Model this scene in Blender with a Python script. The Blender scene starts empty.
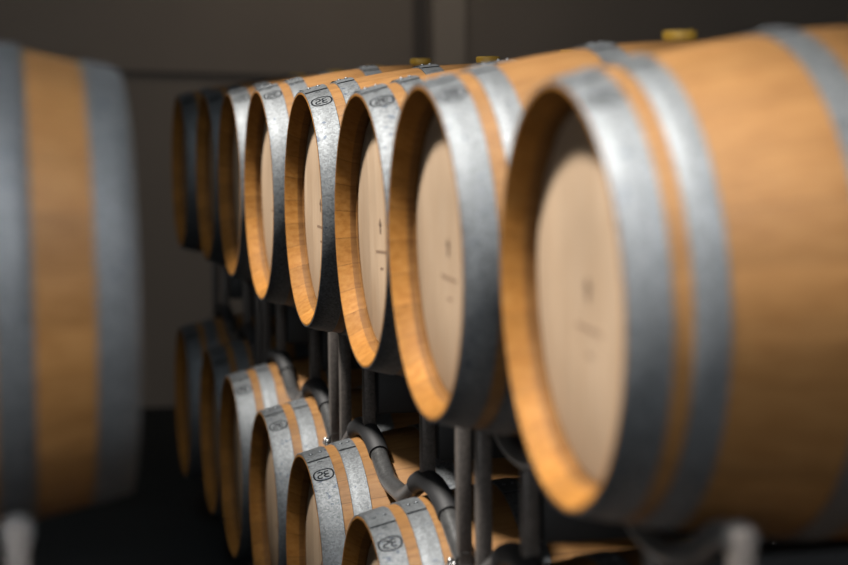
import bpy, bmesh, math, random
from mathutils import Vector, Matrix
random.seed(7)
PI = math.pi
R_ = math.radians
SC = bpy.context.scene
COL = SC.collection

CAM_Z = 1.66            # eye height of the photographer
XH = 0.7553             # plane of the heads of the right-hand row (camera at x = y = 0)
Y0, STEP = 2.5445, 0.72716
ZU = CAM_Z - 0.2683     # axis height, upper layer
LAYER = 0.9065          # height of one layer
ZL = ZU - LAYER
RB, RH, LEN = 0.360, 0.292, 0.95   # bilge radius, head radius, length of a barrel


# ------------------------------------------------------------------ materials
def new_mat(name):
    m = bpy.data.materials.new(name)
    m.use_nodes = True
    nt = m.node_tree
    b = nt.nodes['Principled BSDF']
    return m, nt, b


def N(nt, kind, **kw):
    n = nt.nodes.new(kind)
    for k, v in kw.items():
        if k.startswith('i_'):
            n.inputs[int(k[2:])].default_value = v
        else:
            setattr(n, k, v)
    return n


def math_n(nt, op, a, b=None):
    n = nt.nodes.new('ShaderNodeMath')
    n.operation = op
    for i, v in enumerate((a, b)):
        if v is None:
            continue
        if isinstance(v, (int, float)):
            n.inputs[i].default_value = v
        else:
            nt.links.new(v, n.inputs[i])
    return n.outputs[0]


def mix_rgb(nt, fac, a, b, mode='MIX'):
    n = nt.nodes.new('ShaderNodeMix')
    n.data_type = 'RGBA'
    n.blend_type = mode
    for sock, v in ((n.inputs[0], fac), (n.inputs[6], a), (n.inputs[7], b)):
        if isinstance(v, (int, float)):
            sock.default_value = v
        elif isinstance(v, tuple):
            sock.default_value = (*v, 1) if len(v) == 3 else v
        else:
            nt.links.new(v, sock)
    return n.outputs[2]


def ramp(nt, fac, stops):
    n = nt.nodes.new('ShaderNodeValToRGB')
    cr = n.color_ramp
    while len(cr.elements) < len(stops):
        cr.elements.new(0.5)
    for e, (p, c) in zip(cr.elements, stops):
        e.position = p
        e.color = (*c, 1) if len(c) == 3 else c
    nt.links.new(fac, n.inputs[0])
    return n.outputs[0]


def wood(name, base, dark, light, boards, grain_axis, rough=0.5, seam=0.55, spec=0.35):
    """boards = ('angle', n) for staves round the x axis or ('y', width) for straight boards."""
    m, nt, b = new_mat(name)
    L = nt.links
    tc = N(nt, 'ShaderNodeTexCoord')
    info = N(nt, 'ShaderNodeObjectInfo')
    sep = N(nt, 'ShaderNodeSeparateXYZ')
    L.new(tc.outputs['Object'], sep.inputs[0])
    if boards[0] == 'angle':
        ang = math_n(nt, 'ARCTAN2', sep.outputs[1], sep.outputs[2])
        u = math_n(nt, 'MULTIPLY', math_n(nt, 'ADD', math_n(nt, 'DIVIDE', ang, 2 * PI), 0.5), boards[1])
    else:
        u = math_n(nt, 'ADD', math_n(nt, 'DIVIDE', sep.outputs[1], boards[1]), 0.5)
    bid = math_n(nt, 'FLOOR', u)
    fr = math_n(nt, 'FRACT', u)
    edge = math_n(nt, 'MULTIPLY', math_n(nt, 'ABSOLUTE', math_n(nt, 'SUBTRACT', fr, 0.5)), 2)
    seam_f = N(nt, 'ShaderNodeMapRange')
    seam_f.inputs[1].default_value = 0.955
    seam_f.inputs[2].default_value = 1.0
    L.new(edge, seam_f.inputs[0])
    wn = N(nt, 'ShaderNodeTexWhiteNoise', noise_dimensions='2D')
    cmb = N(nt, 'ShaderNodeCombineXYZ')
    L.new(bid, cmb.inputs[0])
    L.new(math_n(nt, 'MULTIPLY', info.outputs['Random'], 91.7), cmb.inputs[1])
    L.new(cmb.outputs[0], wn.inputs['Vector'])
    # grain
    off = N(nt, 'ShaderNodeVectorMath', operation='SCALE')
    L.new(wn.outputs['Color'], off.inputs[0])
    off.inputs['Scale'].default_value = 9.0
    add = N(nt, 'ShaderNodeVectorMath', operation='ADD')
    L.new(tc.outputs['Object'], add.inputs[0])
    L.new(off.outputs[0], add.inputs[1])
    mp = N(nt, 'ShaderNodeMapping')
    L.new(add.outputs[0], mp.inputs['Vector'])
    s = [60, 60, 60]
    s['xyz'.index(grain_axis)] = 5
    mp.inputs['Scale'].default_value = s
    nz = N(nt, 'ShaderNodeTexNoise')
    nz.inputs['Scale'].default_value = 1.6
    nz.inputs['Detail'].default_value = 6
    nz.inputs['Roughness'].default_value = 0.62
    L.new(mp.outputs[0], nz.inputs['Vector'])
    g = ramp(nt, nz.outputs[0], [(0.28, dark), (0.5, base), (0.75, light)])
    # broad tone of each board and blotches
    tone = math_n(nt, 'ADD', math_n(nt, 'MULTIPLY', wn.outputs['Value'], 0.30), 0.85)
    tv = N(nt, 'ShaderNodeVectorMath', operation='SCALE')
    L.new(g, tv.inputs[0])
    L.new(tone, tv.inputs['Scale'])
    bl = N(nt, 'ShaderNodeTexNoise')
    bl.inputs['Scale'].default_value = 7
    bl.inputs['Detail'].default_value = 3
    L.new(add.outputs[0], bl.inputs['Vector'])
    blf = N(nt, 'ShaderNodeMapRange')
    blf.inputs[1].default_value = 0.52
    blf.inputs[2].default_value = 0.75
    blf.inputs[4].default_value = 0.35
    L.new(bl.outputs[0], blf.inputs[0])
    c1 = mix_rgb(nt, blf.outputs[0], tv.outputs[0], dark)
    c2 = mix_rgb(nt, math_n(nt, 'MULTIPLY', seam_f.outputs[0], seam), c1, (dark[0] * .25, dark[1] * .2, dark[2] * .2))
    L.new(c2, b.inputs['Base Color'])
    b.inputs['Roughness'].default_value = rough
    b.inputs['Specular IOR Level'].default_value = spec
    bp = N(nt, 'ShaderNodeBump')
    bp.inputs['Strength'].default_value = 0.25
    bp.inputs['Distance'].default_value = 0.002
    L.new(nz.outputs[0], bp.inputs['Height'])
    L.new(bp.outputs[0], b.inputs['Normal'])
    return m


def galvanised(name, base, rough, metallic=1.0, spots=True):
    m, nt, b = new_mat(name)
    L = nt.links
    tc = N(nt, 'ShaderNodeTexCoord')
    info = N(nt, 'ShaderNodeObjectInfo')
    off = N(nt, 'ShaderNodeVectorMath', operation='ADD')
    L.new(tc.outputs['Object'], off.inputs[0])
    sc = math_n(nt, 'MULTIPLY', info.outputs['Random'], 37.0)
    L.new(sc, off.inputs[1])
    vo = N(nt, 'ShaderNodeTexVoronoi')
    vo.inputs['Scale'].default_value = 230
    L.new(off.outputs[0], vo.inputs['Vector'])
    sp = N(nt, 'ShaderNodeSeparateColor')
    L.new(vo.outputs['Color'], sp.inputs[0])
    tone = math_n(nt, 'ADD', math_n(nt, 'MULTIPLY', sp.outputs[0], 0.55), 0.70)
    nz = N(nt, 'ShaderNodeTexNoise')
    nz.inputs['Scale'].default_value = 9
    nz.inputs['Detail'].default_value = 5
    L.new(off.outputs[0], nz.inputs['Vector'])
    tone2 = math_n(nt, 'MULTIPLY', tone, math_n(nt, 'ADD', math_n(nt, 'MULTIPLY', nz.outputs[0], 0.5), 0.72))
    tv = N(nt, 'ShaderNodeVectorMath', operation='SCALE')
    tv.inputs[0].default_value = base
    L.new(tone2, tv.inputs['Scale'])
    col = tv.outputs[0]
    if spots:
        n2 = N(nt, 'ShaderNodeTexNoise')
        n2.inputs['Scale'].default_value = 62
        n2.inputs['Detail'].default_value = 2
        L.new(off.outputs[0], n2.inputs['Vector'])
        n3 = N(nt, 'ShaderNodeTexNoise')
        n3.inputs['Scale'].default_value = 11
        L.new(off.outputs[0], n3.inputs['Vector'])
        f = N(nt, 'ShaderNodeMapRange')
        f.inputs[1].default_value = 0.66
        f.inputs[2].default_value = 0.72
        f.inputs[4].default_value = 0.75
        L.new(math_n(nt, 'ADD', n2.outputs[0], math_n(nt, 'MULTIPLY', math_n(nt, 'SUBTRACT', n3.outputs[0], .5), 0.35)), f.inputs[0])
        col = mix_rgb(nt, f.outputs[0], col, (0.03, 0.04, 0.06))
    L.new(col, b.inputs['Base Color'])
    b.inputs['Metallic'].default_value = metallic
    rr = math_n(nt, 'ADD', math_n(nt, 'MULTIPLY', nz.outputs[0], 0.20), rough - 0.1)
    L.new(rr, b.inputs['Roughness'])
    bp = N(nt, 'ShaderNodeBump')
    bp.inputs['Strength'].default_value = 0.08
    bp.inputs['Distance'].default_value = 0.002
    L.new(nz.outputs[0], bp.inputs['Height'])
    L.new(bp.outputs[0], b.inputs['Normal'])
    return m


def plain(name, col, rough=0.5, metallic=0.0, noise=0.0, nscale=4.0, spec=0.5):
    m, nt, b = new_mat(name)
    b.inputs['Roughness'].default_value = rough
    b.inputs['Metallic'].default_value = metallic
    b.inputs['Specular IOR Level'].default_value = spec
    tc = N(nt, 'ShaderNodeTexCoord')
    nz = N(nt, 'ShaderNodeTexNoise')
    nz.inputs['Scale'].default_value = nscale
    nz.inputs['Detail'].default_value = 6
    nt.links.new(tc.outputs['Object'], nz.inputs['Vector'])
    lo = tuple(c * (1 - noise) for c in col)
    hi = tuple(c * (1 + noise) for c in col)
    nt.links.new(ramp(nt, nz.outputs[0], [(0.3, lo), (0.7, hi)]), b.inputs['Base Color'])
    return m


M_STAVE = wood('oak_staves', (0.155, 0.076, 0.0245), (0.112, 0.050, 0.014), (0.182, 0.095, 0.034), ('angle', 28), 'x', rough=0.55, spec=0.18)
M_RIM = wood('oak_stave_ends', (0.195, 0.085, 0.018), (0.145, 0.057, 0.010), (0.225, 0.11, 0.030), ('angle', 28), 'x', rough=0.6, seam=0.7, spec=0.1)
M_CROZE = wood('oak_croze', (0.12, 0.055, 0.016), (0.09, 0.038, 0.01), (0.14, 0.068, 0.022), ('angle', 28), 'x', rough=0.65, spec=0.1)
M_HEAD = wood('oak_head_boards', (0.31, 0.225, 0.152), (0.265, 0.183, 0.116), (0.34, 0.258, 0.184), ('y', 0.083), 'z', rough=0.6, seam=0.35, spec=0.12)
M_HOOP = galvanised('galvanised_steel', (0.112, 0.119, 0.125), 0.62, metallic=0.75)
M_RIVET = galvanised('rivet_steel', (0.13, 0.14, 0.15), 0.5, spots=False)
M_INK_SHADE = plain('black_ink_and_lap_shade', (0.008, 0.009, 0.011), 0.8, spec=0.05)
M_BURN = plain('burnt_wood', (0.075, 0.042, 0.022), 0.8)
M_BURNT_PALE = plain('lightly_burnt_wood', (0.18, 0.115, 0.07), 0.8)
M_BUNG = plain('yellow_silicone', (0.40, 0.235, 0.026), 0.5, noise=0.08)
M_TUBE = galvanised('grey_steel_tube', (0.08, 0.08, 0.08), 0.30, metallic=0.6, spots=False)
M_POST = galvanised('grey_steel_post', (0.088, 0.077, 0.070), 0.45, metallic=0.25, spots=False)
M_CHANNEL = plain('dark_steel_channel', (0.01, 0.011, 0.012), 0.5, 0.3, noise=0.2)
M_BLACK = plain('flat_black', (0.008, 0.008, 0.009), 0.6)
M_BOLT = plain('zinc_bolt', (0.3, 0.3, 0.3), 0.3, 1.0)


# ------------------------------------------------------------------ mesh helpers
def obj(name, bm, mats, parent=None, loc=(0, 0, 0), smooth=40):
    bmesh.ops.recalc_face_normals(bm, faces=bm.faces)
    me = bpy.data.meshes.new(name)
    bm.to_mesh(me)
    bm.free()
    for m in (mats if isinstance(mats, (list, tuple)) else [mats]):
        me.materials.append(m)
    o = bpy.data.objects.new(name, me)
    COL.objects.link(o)
    if smooth:
        for p in me.polygons:
            p.use_smooth = True
        me.set_sharp_from_angle(angle=R_(smooth))
    if parent is not None:
        o.parent = parent
    o.location = loc
    return o


def thing(name, label, cat, loc=(0, 0, 0), rz=0.0, group=None):
    o = bpy.data.objects.new(name, None)
    o.empty_display_size = 0.1
    COL.objects.link(o)
    o.location = loc
    o.rotation_euler = (0, 0, rz)
    o['label'] = label
    o['category'] = cat
    if group:
        o['group'] = group
    return o


def kids(o):
    return [c for c in COL.objects if c.parent == o]


def copy_tree(o, parent=None):
    c = o.copy()
    COL.objects.link(c)
    if parent is not None:
        c.parent = parent
    for ch in kids(o):
        copy_tree(ch, c)
    return c


def box(bm, c, s, bevel=0.0, mi=0):
    r = bmesh.ops.create_cube(bm, size=1.0)
    vs = r['verts']
    bmesh.ops.scale(bm, vec=s, verts=vs)
    bmesh.ops.translate(bm, vec=c, verts=vs)
    fs = set(f for v in vs for f in v.link_faces)
    if bevel:
        es = list(set(e for v in vs for e in v.link_edges))
        r = bmesh.ops.bevel(bm, geom=es, offset=bevel, segments=2, affect='EDGES', profile=0.5)
        fs = [f for f in r['faces']]
    for f in fs:
        if f.is_valid:
            f.material_index = mi


def lathe_x(bm, prof, seg, mi=None, closed=False, rfun=None):
    """revolve (x, r) points round the x axis; r==0 collapses."""
    rings = []
    for (x, r) in prof:
        if r < 1e-6:
            rings.append([bm.verts.new((x, 0, 0))])
            continue
        ring = []
        for i in range(seg):
            a = 2 * PI * i / seg
            rr = r + (rfun(i, x) if rfun else 0)
            ring.append(bm.verts.new((x, rr * math.sin(a), rr * math.cos(a))))
        rings.append(ring)
    n = len(rings)
    for k in range(n if closed else n - 1):
        A, B = rings[k], rings[(k + 1) % n]
        for i in range(seg):
            j = (i + 1) % seg
            if len(A) == 1 and len(B) == 1:
                continue
            if len(A) == 1:
                f = bm.faces.new((A[0], B[i], B[j]))
            elif len(B) == 1:
                f = bm.faces.new((A[i], A[j], B[0]))
            else:
                f = bm.faces.new((A[i], A[j], B[j], B[i]))
            if mi:
                f.material_index = mi[k]


def tube(bm, pts, r, seg=12, cap=True):
    pts = [Vector(p) for p in pts]
    rings = []
    up = Vector((1, 0, 0))
    for k, p in enumerate(pts):
        a = pts[max(k - 1, 0)]
        b = pts[min(k + 1, len(pts) - 1)]
        t = (b - a).normalized()
        s = t.cross(up)
        if s.length < 1e-4:
            s = t.cross(Vector((0, 1, 0)))
        s.normalize()
        w = s.cross(t).normalized()
        rings.append([bm.verts.new(p + r * (math.cos(2 * PI * i / seg) * s + math.sin(2 * PI * i / seg) * w)) for i in range(seg)])
    for A, B in zip(rings, rings[1:]):
        for i in range(seg):
            j = (i + 1) % seg
            bm.faces.new((A[i], A[j], B[j], B[i]))
    if cap:
        bm.faces.new(rings[0])
        bm.faces.new(rings[-1])


def smooth_path(pts, step=0.012, it=10):
    out = []
    P = [Vector(p) for p in pts]
    for a, b in zip(P, P[1:]):
        n = max(1, int((b - a).length / step))
        for i in range(n):
            out.append(a.lerp(b, i / n))
    out.append(P[-1])
    for _ in range(it):
        q = out[:]
        for i in range(1, len(out) - 1):
            q[i] = (out[i - 1] + 2 * out[i] + out[i + 1]) / 4
        out = q
    return out


# ------------------------------------------------------------------ the barrel
def rad(x):
    t = (x - LEN / 2) / (LEN / 2)
    return RB - (RB - RH) * (abs(t) ** 2.0)


def stave_bm():
    bm = bmesh.new()
    seg = 28 * 6
    nx = 40
    outer = []
    for i in range(nx + 1):
        x = 0.001 + (LEN - 0.002) * i / nx
        outer.append((x, rad(x)))
    end = [(0.0, RH - 0.001), (0.0, RH - 0.0050), (0.0015, RH - 0.0065), (0.030, RH - 0.026),
           (0.034, RH - 0.028), (0.043, RH - 0.0285), (0.046, RH - 0.033), (0.075, RH - 0.022)]
    prof = [(LEN - x, r) for x, r in reversed(end)]          # rear chime, from inside out
    prof = list(end[::-1]) + outer + [(LEN - x, r) for x, r in end]
    inner = [(LEN - 0.075 - (LEN - 0.15) * i / 10, rad(LEN - 0.075 - (LEN - 0.15) * i / 10) - 0.027) for i in range(1, 10)]
    prof = prof + inner
    ne = len(end)
    mi = []
    n = len(prof)
    for k in range(n):
        if k < 4:
            mi.append(2)            # croze, toasted inside
        elif k < ne:
            mi.append(1)            # chime
        elif k < ne + nx:
            mi.append(0)
        elif k < ne + nx + 5:
            mi.append(1)
        else:
            mi.append(2)

    def groove(i, x):
        return -0.0008 if i % 6 == 0 else 0.0
    lathe_x(bm, prof, seg, mi, closed=True, rfun=groove)
    return bm


def head_bm():
    # built in its own plane, x = 0 is the visible face, boards run up z
    bm = bmesh.new()
    r0 = RH - 0.030
    lathe_x(bm, [(0.0, 0.0), (0.0, 0.10), (0.0, r0 - 0.012), (0.006, r0), (0.020, r0), (0.020, 0.0)], 96)
    return bm


def hoop_r(x, extra=0.0):
    return rad(x) + 0.0006 + extra


def hoop_bm(x0, x1, lap=True):
    bm = bmesh.new()
    th = 0.0022
    b = 0.0006
    xs = [x0, x0 + b, (x0 + x1) / 2, x1 - b, x1]
    prof = [(x0, hoop_r(x0) - 0.0016), (x0, hoop_r(x0) + th - b)] + [(x, hoop_r(x) + th) for x in xs[1:-1]] + \
           [(x1, hoop_r(x1) + th - b), (x1, hoop_r(x1) - 0.0016)]
    lathe_x(bm, prof, 144, closed=True)
    if lap:
        # overlapping free end of the strip, its edge lies a little camera-side of the top
        a0, a1 = LAP, LAP + 0.30
        n = 12
        rows = []
        for k in range(n + 1):
            a = a0 + (a1 - a0) * k / n
            lift = 0.0022 if k < n else 0.0002
            row = []
            for x in (x0 + 0.001, (x0 + x1) / 2, x1 - 0.001):
                r = hoop_r(x) + th + lift
                row.append(bm.verts.new((x, r * math.sin(a), r * math.cos(a))))
            rows.append(row)
        base = []
        for x in (x0 + 0.001, (x0 + x1) / 2, x1 - 0.001):
            r = hoop_r(x) + th - 0.0004
            base.append(bm.verts.new((x, r * math.sin(a0), r * math.cos(a0))))
        rows = [base] + rows
        for A, B in zip(rows, rows[1:]):
            for i in range(2):
                f = bm.faces.new((A[i], A[i + 1], B[i + 1], B[i]))
        # dark strip along the joint, the lap edge's shadow put in as colour
        g = []
        for a, h in ((a0 - 0.0010, th + 0.0004), (a0 - 0.0130, th + 0.0004)):
            g.append([bm.verts.new((x, (hoop_r(x) + h) * math.sin(a), (hoop_r(x) + h) * math.cos(a)))
                      for x in (x0 + 0.001, (x0 + x1) / 2, x1 - 0.001)])
        for i in range(2):
            f = bm.faces.new((g[0][i], g[0][i + 1], g[1][i + 1], g[1][i]))
            f.material_index = 1
    return bm


LAP = -0.20       # angle of the hoop joint from the top, towards the camera (-y)


def on_hoop(x, a, lift):
    r = hoop_r(x) + 0.0022 + lift
    return Vector((x, r * math.sin(a), r * math.cos(a)))


def rivet_bm(x, a):
    bm = bmesh.new()
    bmesh.ops.create_uvsphere(bm, u_segments=12, v_segments=8, radius=0.0048)
    bmesh.ops.scale(bm, vec=(1, 1, 0.75), verts=bm.verts)
    p = on_hoop(x, a, 0.0020)
    bmesh.ops.rotate(bm, cent=(0, 0, 0), matrix=Matrix.Rotation(-a, 3, 'X'), verts=bm.verts)
    bmesh.ops.translate(bm, vec=p, verts=bm.verts)
    return bm


def ribbon(bm, line, w, xc, ac, closed=False):
    """a painted stroke lying on the chime hoop; line in metres (u along the axis, v round the hoop)."""
    n = len(line)
    L, Rr = [], []
    for i, (u, v) in enumerate(line):
        a = line[(i - 1) % n] if (closed or i > 0) else line[i]
        b = line[(i + 1) % n] if (closed or i < n - 1) else line[i]
        du, dv = b[0] - a[0], b[1] - a[1]
        l = math.hypot(du, dv) or 1
        nu, nv = -dv / l * w / 2, du / l * w / 2
        for S, s in ((L, 1), (Rr, -1)):
            uu, vv = u + s * nu, v + s * nv
            S.append(bm.verts.new(on_hoop(xc + uu, ac - vv / RH, 0.0004)))
    for i in range(n if closed else n - 1):
        j = (i + 1) % n
        bm.faces.new((L[i], L[j], Rr[j], Rr[i]))


def stamp_bm():
    bm = bmesh.new()
    xc, ac = 0.0300, -0.44
    A, B = 0.0235, 0.0195
    ring = []
    for i in range(48):
        t = 2 * PI * i / 48
        c, s = math.cos(t), math.sin(t)
        ring.append((A * math.copysign(abs(c) ** 0.8, c), B * math.copysign(abs(s) ** 0.8, s)))
    ribbon(bm, ring, 0.0040, xc, ac, closed=True)
    # letter like an S, read across the hoop
    S = []
    for i in range(26):
        t = i / 25
        if t < 0.5:
            q = R_(40) + (t / 0.5) * R_(230)
            S.append((-0.0085 + 0.0058 * math.cos(q), 0.0056 + 0.0056 * math.sin(q)))
        else:
            q = R_(90) - ((t - 0.5) / 0.5) * R_(230)
            S.append((-0.0085 + 0.0058 * math.cos(q), -0.0056 + 0.0056 * math.sin(q)))
    ribbon(bm, S, 0.0040, xc, ac)
    # rounded letter like an E beside it
    for cy in (0.0052, -0.0052):
        E = []
        for i in range(14):
            q = R_(55) + i / 13 * R_(250)
            E.append((0.0085 + 0.0068 * math.cos(q), cy + 0.0054 * math.sin(q)))
        ribbon(bm, E, 0.0038, xc, ac)
    return bm


def tick_bm():
    bm = bmesh.new()
    ribbon(bm, [(-0.006, 0.001), (-0.001, -0.002), (0.001, 0.002), (0.006, 0.0)], 0.003, 0.030, LAP - 0.045)
    return bm


def flat_poly(bm, pts, x=-0.0006, t=0.0006):
    vs = [bm.verts.new((x, y, z)) for y, z in pts]
    f = bm.faces.new(vs)
    r = bmesh.ops.extrude_face_region(bm, geom=[f])
    bmesh.ops.translate(bm, vec=(t, 0, 0), verts=[v for v in r['geom'] if isinstance(v, bmesh.types.BMVert)])


def emblem_bm():
    # burnt spade-like emblem at the middle of the head
    bm = bmesh.new()
    flat_poly(bm, [(0, 0.030), (0.008, 0.017), (0.016, 0.009), (0.015, 0.003), (0.006, 0.001), (0.005, -0.004),
                   (0.009, -0.010), (0.006, -0.022), (0, -0.027), (-0.006, -0.022), (-0.009, -0.010), (-0.005, -0.004),
                   (-0.006, 0.001), (-0.015, 0.003), (-0.016, 0.009), (-0.008, 0.017)])
    bmesh.ops.scale(bm, vec=(1, 0.85, 0.62), verts=bm.verts)
    bmesh.ops.translate(bm, vec=(0, 0, 0.008), verts=bm.verts)
    return bm


def lettering_bm(z, half, hgt):
    # one faint line of burnt lettering below the emblem, too small to read
    bm = bmesh.new()
    rnd = random.Random(3)
    y = -half
    while y < half - 0.004:
        w = rnd.uniform(0.0045, 0.007)
        h = hgt * rnd.uniform(0.75, 1.0)
        flat_poly(bm, [(y, z - h / 2), (y + w, z - h / 2), (y + w, z + h / 2), (y, z + h / 2)])
        y += w + 0.003
    return bm


def bung_bm():
    bm = bmesh.new()
    prof = [(-0.02, 0.0), (-0.02, 0.019), (0.001, 0.024), (0.002, 0.029), (0.014, 0.031), (0.017, 0.0295),
            (0.0185, 0.026), (0.0185, 0.017), (0.0165, 0.014), (0.0165, 0.0)]
    lathe_x(bm, prof, 32)
    bmesh.ops.rotate(bm, cent=(0, 0, 0), matrix=Matrix.Rotation(-PI / 2, 3, 'Y'), verts=bm.verts)
    return bm


HOOPS = {'row': ((0.0005, 0.057), (0.082, 0.126), (0.290, 0.338)),
         'wide': ((0.0005, 0.055), (0.132, 0.180), (0.300, 0.348))}


def make_barrel(style):
    root = thing('wine_barrel', '', 'barrel')
    ax = (0, 0, RB)
    obj('staves', stave_bm(), [M_STAVE, M_RIM, M_CROZE], root, ax, smooth=30)
    h = obj('head', head_bm(), M_HEAD, root, (0.046, 0, RB))
    e = obj('brand_mark', emblem_bm(), M_BURN, h)
    e['label'] = 'small burnt emblem in the middle of the head'
    e = obj('brand_lettering', lettering_bm(-0.046, 0.056, 0.007), M_BURNT_PALE, h)
    e['label'] = 'faint line of burnt lettering below the emblem'
    e = obj('brand_lettering', lettering_bm(-0.082, 0.018, 0.006), M_BURNT_PALE, h)
    e['label'] = 'short second line of burnt lettering'
    rear = obj('head', head_bm(), M_HEAD, root, (LEN - 0.046, 0, RB))
    rear.rotation_euler = (0, 0, PI)
    b = obj('bung', bung_bm(), M_BUNG, root, (LEN / 2, 0, RB + RB - 0.001))
    b['label'] = 'yellow bung'
    for k, (nm, (x0, x1)) in enumerate(zip(('chime_hoop', 'quarter_hoop', 'bilge_hoop'), HOOPS[style])):
        for side in (0, 1):
            a, c = (x0, x1) if side == 0 else (LEN - x1, LEN - x0)
            hp = obj(nm, hoop_bm(a, c), [M_HOOP, M_INK_SHADE], root, ax)
            w = (c - a)
            for q in (0.30, 0.70):
                obj('rivet', rivet_bm(a + w * q, LAP + 0.13), M_RIVET, hp)
            if k == 0 and side == 0:
                s = obj('stamp', stamp_bm(), M_INK_SHADE, hp)
                s['label'] = 'black oval stamp with two letters'
                obj('ink_tick', tick_bm(), M_INK_SHADE, hp)
    return root


def settle(root, x, y, zc, rz, label, group, s=1.0, seed=0, roll=0.0):
    root.location = (x, y, zc - RB * s)
    root.rotation_euler = (0, 0, rz)
    root.scale = (1, s, s)
    root['label'] = label
    root['group'] = group
    rnd = random.Random(seed * 13 + 5)
    for c in kids(root):
        n = c.name.split('.')[0]
        if n in ('chime_hoop', 'quarter_hoop', 'bilge_hoop'):
            c.rotation_euler.x = R_(rnd.uniform(-2.5, 2.5)) + roll
        elif n == 'staves':
            c.rotation_euler.x = R_(rnd.uniform(-60, 60))
        elif n == 'head' and abs(c.rotation_euler.z) < 1:
            c.rotation_euler.x = R_(rnd.uniform(-4, 4))
    return root


proto = make_barrel('row')
first = [True]


def next_barrel():
    if first[0]:
        first[0] = False
        return proto
    return copy_tree(proto)


UP = [  # dx, dz, scale, label
    (0.004, -0.003, 1.000, 'largest, blurred oak barrel at the right edge, nearest of the upper row'),
    (-0.019, 0.004, 0.988, 'oak barrel second from the right in the upper row, pale head and wide grey hoop'),
    (0.009, -0.004, 0.982, 'oak barrel in the upper row between the blurred second one and the sharp stamped one'),
    (0.007, 0.003, 0.980, 'sharpest oak barrel of the upper row with a crisp black oval stamp on its hoop'),
    (-0.001, 0.005, 1.004, 'upper-row oak barrel just behind the sharp stamped one, slightly blurred'),
    (0.007, 0.006, 0.988, 'third barrel from the far end of the upper row, bright gleam on its hoop'),
    (0.012, 0.001, 1.000, 'second barrel from the far end of the upper row, nearly all in shade'),
    (-0.008, -0.004, 1.004, 'farthest and smallest barrel of the upper row, dark against the wall'),
]
for k, (dx, dz, s, lab) in enumerate(UP):
    settle(next_barrel(), XH + dx, Y0 + STEP * k, ZU + dz, 0, lab, 'barrels of the upper right row', s, seed=k)
    TILT = R_((1.2, 1.0, 0.6, 0.2, 0.2, 0, 0, 0)[k])
    tilted = [o for o in COL.objects if o.parent is None and o.get('label') == lab][0]
    tilted.rotation_euler.y = -TILT
    tilted.location.x += RB * math.sin(TILT)
LO = [
    (0.0, 0.0, 'lower-row oak barrel below the nearest upper barrel, under the right edge of the frame'),
    (0.0, 0.0, 'lower-row oak barrel in black shadow under the second upper barrel from the right'),
    (0.009, -0.002, 'nearest visible barrel of the lower row, black oval stamp, cut by the bottom edge'),
    (-0.003, 0.004, 'second visible barrel of the lower row, stamped hoop, bent rack tube over its back'),
    (-0.003, -0.001, 'lower-row barrel just behind the two sharply stamped ones, its near hoop softly blurred'),
    (-0.006, 0.003, 'third barrel from the far end of the lower row, orange strip of wood above'),
    (0.008, -0.004, 'second barrel from the far end of the lower row, deep in shade'),
    (-0.015, -0.005, 'farthest barrel of the lower row, almost lost in the dark'),
]
for k, (dx, dz, lab) in enumerate(LO):
    settle(next_barrel(), XH + dx, Y0 + STEP * k, ZL + dz, 0, lab, 'barrels of the lower right row', 1.0, seed=20 + k)


# ------------------------------------------------------------------ racks
XF, XR = 0.16, LEN - 0.16
HP = STEP / 2
RC = rad(XF) + 0.0300
RS = rad(XF) + 0.0285
TR = 0.021


def arc(cy, cz, r, a0, a1, n=18):
    """points on a circle, angle measured from straight up towards +y."""
    return [(cy + r * math.sin(a0 + (a1 - a0) * i / n), cz + r * math.cos(a0 + (a1 - a0) * i / n)) for i in range(n + 1)]


def cradle_path(x):
    a = math.acos(0.80)
    p = [(-0.655, -RC * 0.79)]
    p += arc(-HP, 0, RC, PI + a * 0.95, PI - a * 0.95)
    p += [(-0.06, -RC * 0.74), (0.06, -RC * 0.74)]
    p += arc(HP, 0, RC, PI + a * 0.95, PI - a * 0.95)
    p += [(0.655, -RC * 0.79)]
    return smooth_path([(x, y, z) for y, z in p], it=6)


def saddle_path(x, layer):
    a = math.acos(0.86)
    zv = -layer + RS * 0.80
    p = [(-0.655, zv - 0.03)]
    p += arc(-HP, -layer, RS, -a, a)
    p += [(-0.09, zv - 0.012), (0.09, zv - 0.012)]
    p += arc(HP, -layer, RS, -a, a)
    p += [(0.655, zv - 0.03)]
    return smooth_path([(x, y, z) for y, z in p], it=4)


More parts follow.
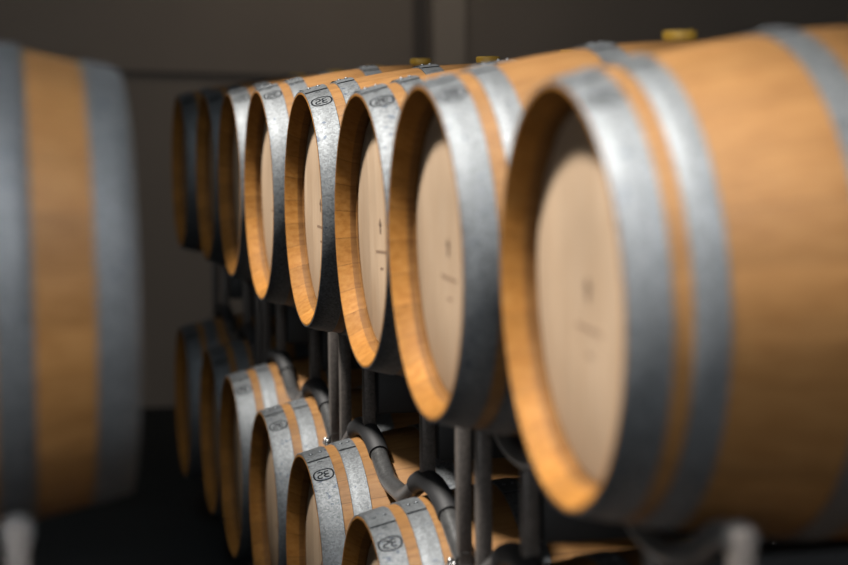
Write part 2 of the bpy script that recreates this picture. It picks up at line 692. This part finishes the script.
def make_rack(layer):
    """rack between two layers; children are drawn relative to the upper barrel axes."""
    root = thing('barrel_rack', '', 'rack')
    up = (0, 0, 0.70)
    zfoot = -layer + RS * 0.80 - 0.04
    for x in (XF, XR):
        bm = bmesh.new(); tube(bm, saddle_path(x, layer), TR, 14)
        obj('saddle_tube', bm, M_TUBE, root, up)
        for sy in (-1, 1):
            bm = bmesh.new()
            tube(bm, [(x, y, z) for y, z in arc(sy * HP, -layer, RS + 0.001, -0.46, 0.40, 14)], TR + 0.0035, 16)  # thicker black length of tube over each arch crown
            p = obj('saddle_crown', bm, M_BLACK, root, up)
            p['label'] = 'thicker black length of the bent tube'
        bm = bmesh.new(); tube(bm, cradle_path(x), TR, 14)
        obj('cradle_tube', bm, M_TUBE, root, up)
        sgn = 1 if x == XF else -1
        for sy in (-1, 1):
            z0, z1 = zfoot - 0.005, -RC * 0.79 + 0.012
            bm = bmesh.new(); box(bm, (x, sy * 0.648, (z0 + z1) / 2), (0.029, 0.029, z1 - z0), 0.004)
            lg = obj('outer_leg', bm, M_POST, root, up)
            bm = bmesh.new()
            box(bm, (x - 0.006 * sgn, sy * 0.648, z0 + 0.004), (0.052, 0.048, 0.008), 0.002)
            for dy in (-0.018, 0.018):
                bmesh.ops.create_uvsphere(bm, u_segments=10, v_segments=6, radius=0.007,
                                          matrix=Matrix.Translation((x - 0.024 * sgn, sy * 0.648 + dy, z0 + 0.012)))
            obj('foot_plate', bm, M_BOLT, lg)
            z0, z1 = -layer + RS + 0.010, -RC - 0.012
            bm = bmesh.new(); box(bm, (x, sy * 0.325, (z0 + z1) / 2), (0.029, 0.029, z1 - z0), 0.004)
            obj('inner_leg', bm, M_POST, root, up)
    for sy in (-1, 1):
        z0, z1 = -layer + RB + 0.045, -RB - 0.02
        bm = bmesh.new()
        box(bm, ((XF + XR) / 2, sy * 0.325, (z0 + z1) / 2), (XR - XF - 0.034, 0.075, z1 - z0), 0.004)
        obj('fork_channel', bm, M_CHANNEL, root, up)
    return root


def make_floor_rack(drop):
    """rack standing on the floor; drop = height of the barrel axes above the floor."""
    root = thing('floor_rack', '', 'rack')
    up = (0, 0, drop)
    for x in (XF, XR):
        bm = bmesh.new(); tube(bm, cradle_path(x), TR, 14)
        obj('cradle_tube', bm, M_TUBE, root, up)
        bm = bmesh.new(); box(bm, (x, 0, -drop + 0.018), (0.05, 1.33, 0.036), 0.004)
        obj('floor_beam', bm, M_POST, root, up)
        for sy in (-1, 1):
            z0, z1 = -drop + 0.035, -RC * 0.79 + 0.012
            bm = bmesh.new(); box(bm, (x, sy * 0.648, (z0 + z1) / 2), (0.029, 0.029, z1 - z0), 0.004)
            obj('outer_leg', bm, M_POST, root, up)
            z0, z1 = -drop + 0.035, -RC - 0.012
            bm = bmesh.new(); box(bm, (x, sy * 0.325, (z0 + z1) / 2), (0.029, 0.029, z1 - z0), 0.004)
            obj('inner_leg', bm, M_POST, root, up)
    for sy in (-1, 1):
        bm = bmesh.new()
        box(bm, ((XF + XR) / 2, sy * 0.640, -drop + 0.06), (XR - XF - 0.034, 0.035, 0.04), 0.003)
        obj('side_rail', bm, M_CHANNEL, root, up)
    return root


RK = make_rack(LAYER)
RK_LAB = ['dark steel rack carrying the two nearest upper barrels, feet below the frame',
          'dark steel rack with bent tubes over the two stamped lower barrels',
          'dark steel rack between the layers, just behind the stamped lower barrels',
          'farthest dark steel rack between the two layers of barrels']
for k in range(4):
    r = RK if k == 0 else copy_tree(RK)
    r.location = (XH, Y0 + STEP * (2 * k + 0.5), ZU - 0.70)
    r['label'] = RK_LAB[k]
    r['group'] = 'racks between the layers of the right row'
FK = make_floor_rack(ZL)
FK_LAB = ['floor rack under the two nearest lower barrels, below the frame',
          'floor rack under the two stamped lower barrels',
          'floor rack under the lower pair behind the stamped barrels',
          'floor rack under the two farthest lower barrels']
for k in range(4):
    r = FK if k == 0 else copy_tree(FK)
    r.location = (XH, Y0 + STEP * (2 * k + 0.5), 0)
    r['label'] = FK_LAB[k]
    r['group'] = 'floor racks of the right row'

# ------------------------------------------------------------------ left stack, heads turned to the aisle
XL, YL = 0.188, 2.75
ZLU = CAM_Z - 0.251
ZLL = ZLU - LAYER - 0.008
pl = make_barrel('wide')
settle(pl, XL, YL, ZLU, PI, 'blurred oak barrel at the left edge of the frame, seen from its side', 'barrels of the left stack', 1.0, seed=51)
b = copy_tree(pl)
settle(b, XL, YL, ZLL, PI, 'lower oak barrel under the left-edge barrel, below the frame', 'barrels of the left stack', 1.0, seed=52)
b = copy_tree(pl)
settle(b, XL, YL + STEP, ZLL, PI, 'lower oak barrel in the dark behind the rack at the bottom left', 'barrels of the left stack', 1.0, seed=53)
r = copy_tree(RK)
r.location = (XL, YL + HP, ZLU - 0.70)
r.rotation_euler = (0, 0, PI)
r['label'] = 'dark steel rack under the barrel at the left edge'
del r['group']
r = make_floor_rack(ZLL)
r.location = (XL, YL + HP, 0)
r.rotation_euler = (0, 0, PI)
r['label'] = 'floor rack below the left-hand stack'

# ------------------------------------------------------------------ room
M_WALL = plain('grey_brown_plaster', (0.155, 0.125, 0.10), 0.85, noise=0.06, nscale=1.5)
M_WALL2 = plain('lighter_plaster', (0.25, 0.205, 0.165), 0.85, noise=0.06, nscale=1.5)
M_SEAM = plain('dark_seam', (0.055, 0.044, 0.036), 0.8)
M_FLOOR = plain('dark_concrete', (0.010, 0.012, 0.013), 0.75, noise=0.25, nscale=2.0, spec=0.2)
YW = 10.6


def struct(name, bm, mat, loc=(0, 0, 0)):
    o = obj(name, bm, mat, None, loc, smooth=0)
    o['kind'] = 'structure'
    return o


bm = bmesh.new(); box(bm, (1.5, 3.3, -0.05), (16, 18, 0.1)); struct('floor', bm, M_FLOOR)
bm = bmesh.new(); box(bm, (1.5, YW + 0.1, 2.5), (16, 0.2, 5.0)); struct('wall_back', bm, M_WALL)
bm = bmesh.new(); box(bm, (2.535, YW - 0.04, 2.5), (0.185, 0.08, 5.0), 0.006); struct('trim_1', bm, M_WALL2)
bm = bmesh.new(); box(bm, (2.385, YW - 0.004, 2.5), (0.085, 0.010, 5.0)); struct('trim_2', bm, M_SEAM)
bm = bmesh.new(); box(bm, (-1.4, 0, 0), (6.0, 0.02, 0.026), 0.003)
o = struct('trim_3', bm, M_SEAM, (0.82, YW - 0.012, CAM_Z + 0.16)); o.rotation_euler = (0, R_(1.9), 0)

# unseen roof added to trim the sun, opening shaped to limit where it falls
bm = bmesh.new()
SX0, SX1, SY0, SY1 = -1.40, -0.55, 0.4, 5.82
for (x0, x1, y0, y1) in ((-6.5, SX0, -5.7, 12.3), (SX1, 9.5, -5.7, 12.3), (SX0, SX1, -5.7, SY0), (SX0, SX1, SY1, 12.3)):
    box(bm, ((x0 + x1) / 2, (y0 + y1) / 2, 5.05), (x1 - x0, y1 - y0, 0.1))
struct('sun_trim_ceiling', bm, M_WALL)

# ------------------------------------------------------------------ light
def area(name, loc, target, sx, sy, power, col):
    l = bpy.data.lights.new(name, 'AREA')
    l.shape = 'RECTANGLE'
    l.size, l.size_y = sx, sy
    l.energy = power
    l.color = col
    o = bpy.data.objects.new(name, l)
    COL.objects.link(o)
    o.location = loc
    o.rotation_euler = (Vector(target) - Vector(loc)).to_track_quat('-Z', 'Y').to_euler()
    return o


sun = bpy.data.lights.new('sun', 'SUN')
sun.energy = 6.6
sun.angle = R_(5)
sun.color = (1.0, 0.95, 0.88)
so = bpy.data.objects.new('sun', sun)
COL.objects.link(so)
so.location = (-3, 4, 8)
so.rotation_euler = Vector((0.446, 0.08, -0.891)).to_track_quat('-Z', 'Y').to_euler()
side = area('side_fill', (0.10, -0.7, 4.85), (-0.05, 2.6, 1.4), 1.5, 1.6, 17, (0.95, 0.97, 1.0))  # unseen fill lamp, added to brighten the left barrel and the nearest one
side.data.spread = R_(40)
area('right_fill', (6.0, -5.4, 3.7), (1.0, 3.2, 1.6), 3.0, 1.8, 32, (0.97, 0.98, 1.0))  # unseen lamp added to give the left barrel's hoops something bright to reflect
area('left_door_daylight', (-2.1, -5.4, 2.5), (-2.1, 3.0, 1.7), 2.9, 2.4, 52, (0.96, 0.98, 1.0))
area('far_left_fill', (-5.4, -5.4, 1.9), (-2.0, 3.0, 1.6), 2.4, 1.1, 60, (0.98, 0.99, 1.0))  # unseen lamp added for gleams on the far hoops

sky = area('skylight_glow', ((SX0 + SX1) / 2, (SY0 + SY1) / 2, 5.02), ((SX0 + SX1) / 2, (SY0 + SY1) / 2, 0), 0.84, 5.4, 34, (0.86, 0.94, 1.0))
sky.rotation_euler = (0, 0, 0)
wash = area('wall_wash_fill', (2.0, 8.7, 4.6), (1.9, 10.6, 2.3), 1.2, 0.3, 2.6, (1.0, 0.88, 0.74))  # unseen lamp added to lift the upper middle of the back wall
wash.data.spread = R_(80)

w = bpy.data.worlds.new('dim_hall')
SC.world = w
w.use_nodes = True
bg = w.node_tree.nodes['Background']
bg.inputs[0].default_value = (0.55, 0.72, 0.80, 1)
bg.inputs[1].default_value = 0.03

# ------------------------------------------------------------------ camera
cd = bpy.data.cameras.new('camera')
cam = bpy.data.objects.new('camera', cd)
COL.objects.link(cam)
SC.camera = cam
F, YAW, PITCH, ROLL = 1947.36, 0.22206, 0.093566, -0.0099
cd.sensor_width = 36
cd.lens = F * 36 / 848
fw = Vector((math.sin(YAW) * math.cos(PITCH), math.cos(YAW) * math.cos(PITCH), -math.sin(PITCH)))
right = Vector((math.cos(YAW), -math.sin(YAW), 0))
up = right.cross(fw)
rr = right * math.cos(ROLL) - up * math.sin(ROLL) * -1 * -1
# image roll: x' = c X - s Y, y' = s X + c Y (y down)
c_, s_ = math.cos(ROLL), math.sin(ROLL)
cx = right * c_ + up * s_
cy = up * c_ - right * s_
M = Matrix((cx, cy, -fw)).transposed().to_4x4()
M.translation = Vector((0, 0, CAM_Z))
cam.matrix_world = M
cd.clip_start = 0.05
cd.dof.use_dof = True
cd.dof.focus_distance = 4.62
cd.dof.aperture_fstop = 1.8

SC.view_settings.view_transform = 'Standard'
SC.view_settings.look = 'None'
SC.view_settings.gamma = 1
SC.view_settings.exposure = 1.0
SC.view_settings.use_curve_mapping = False
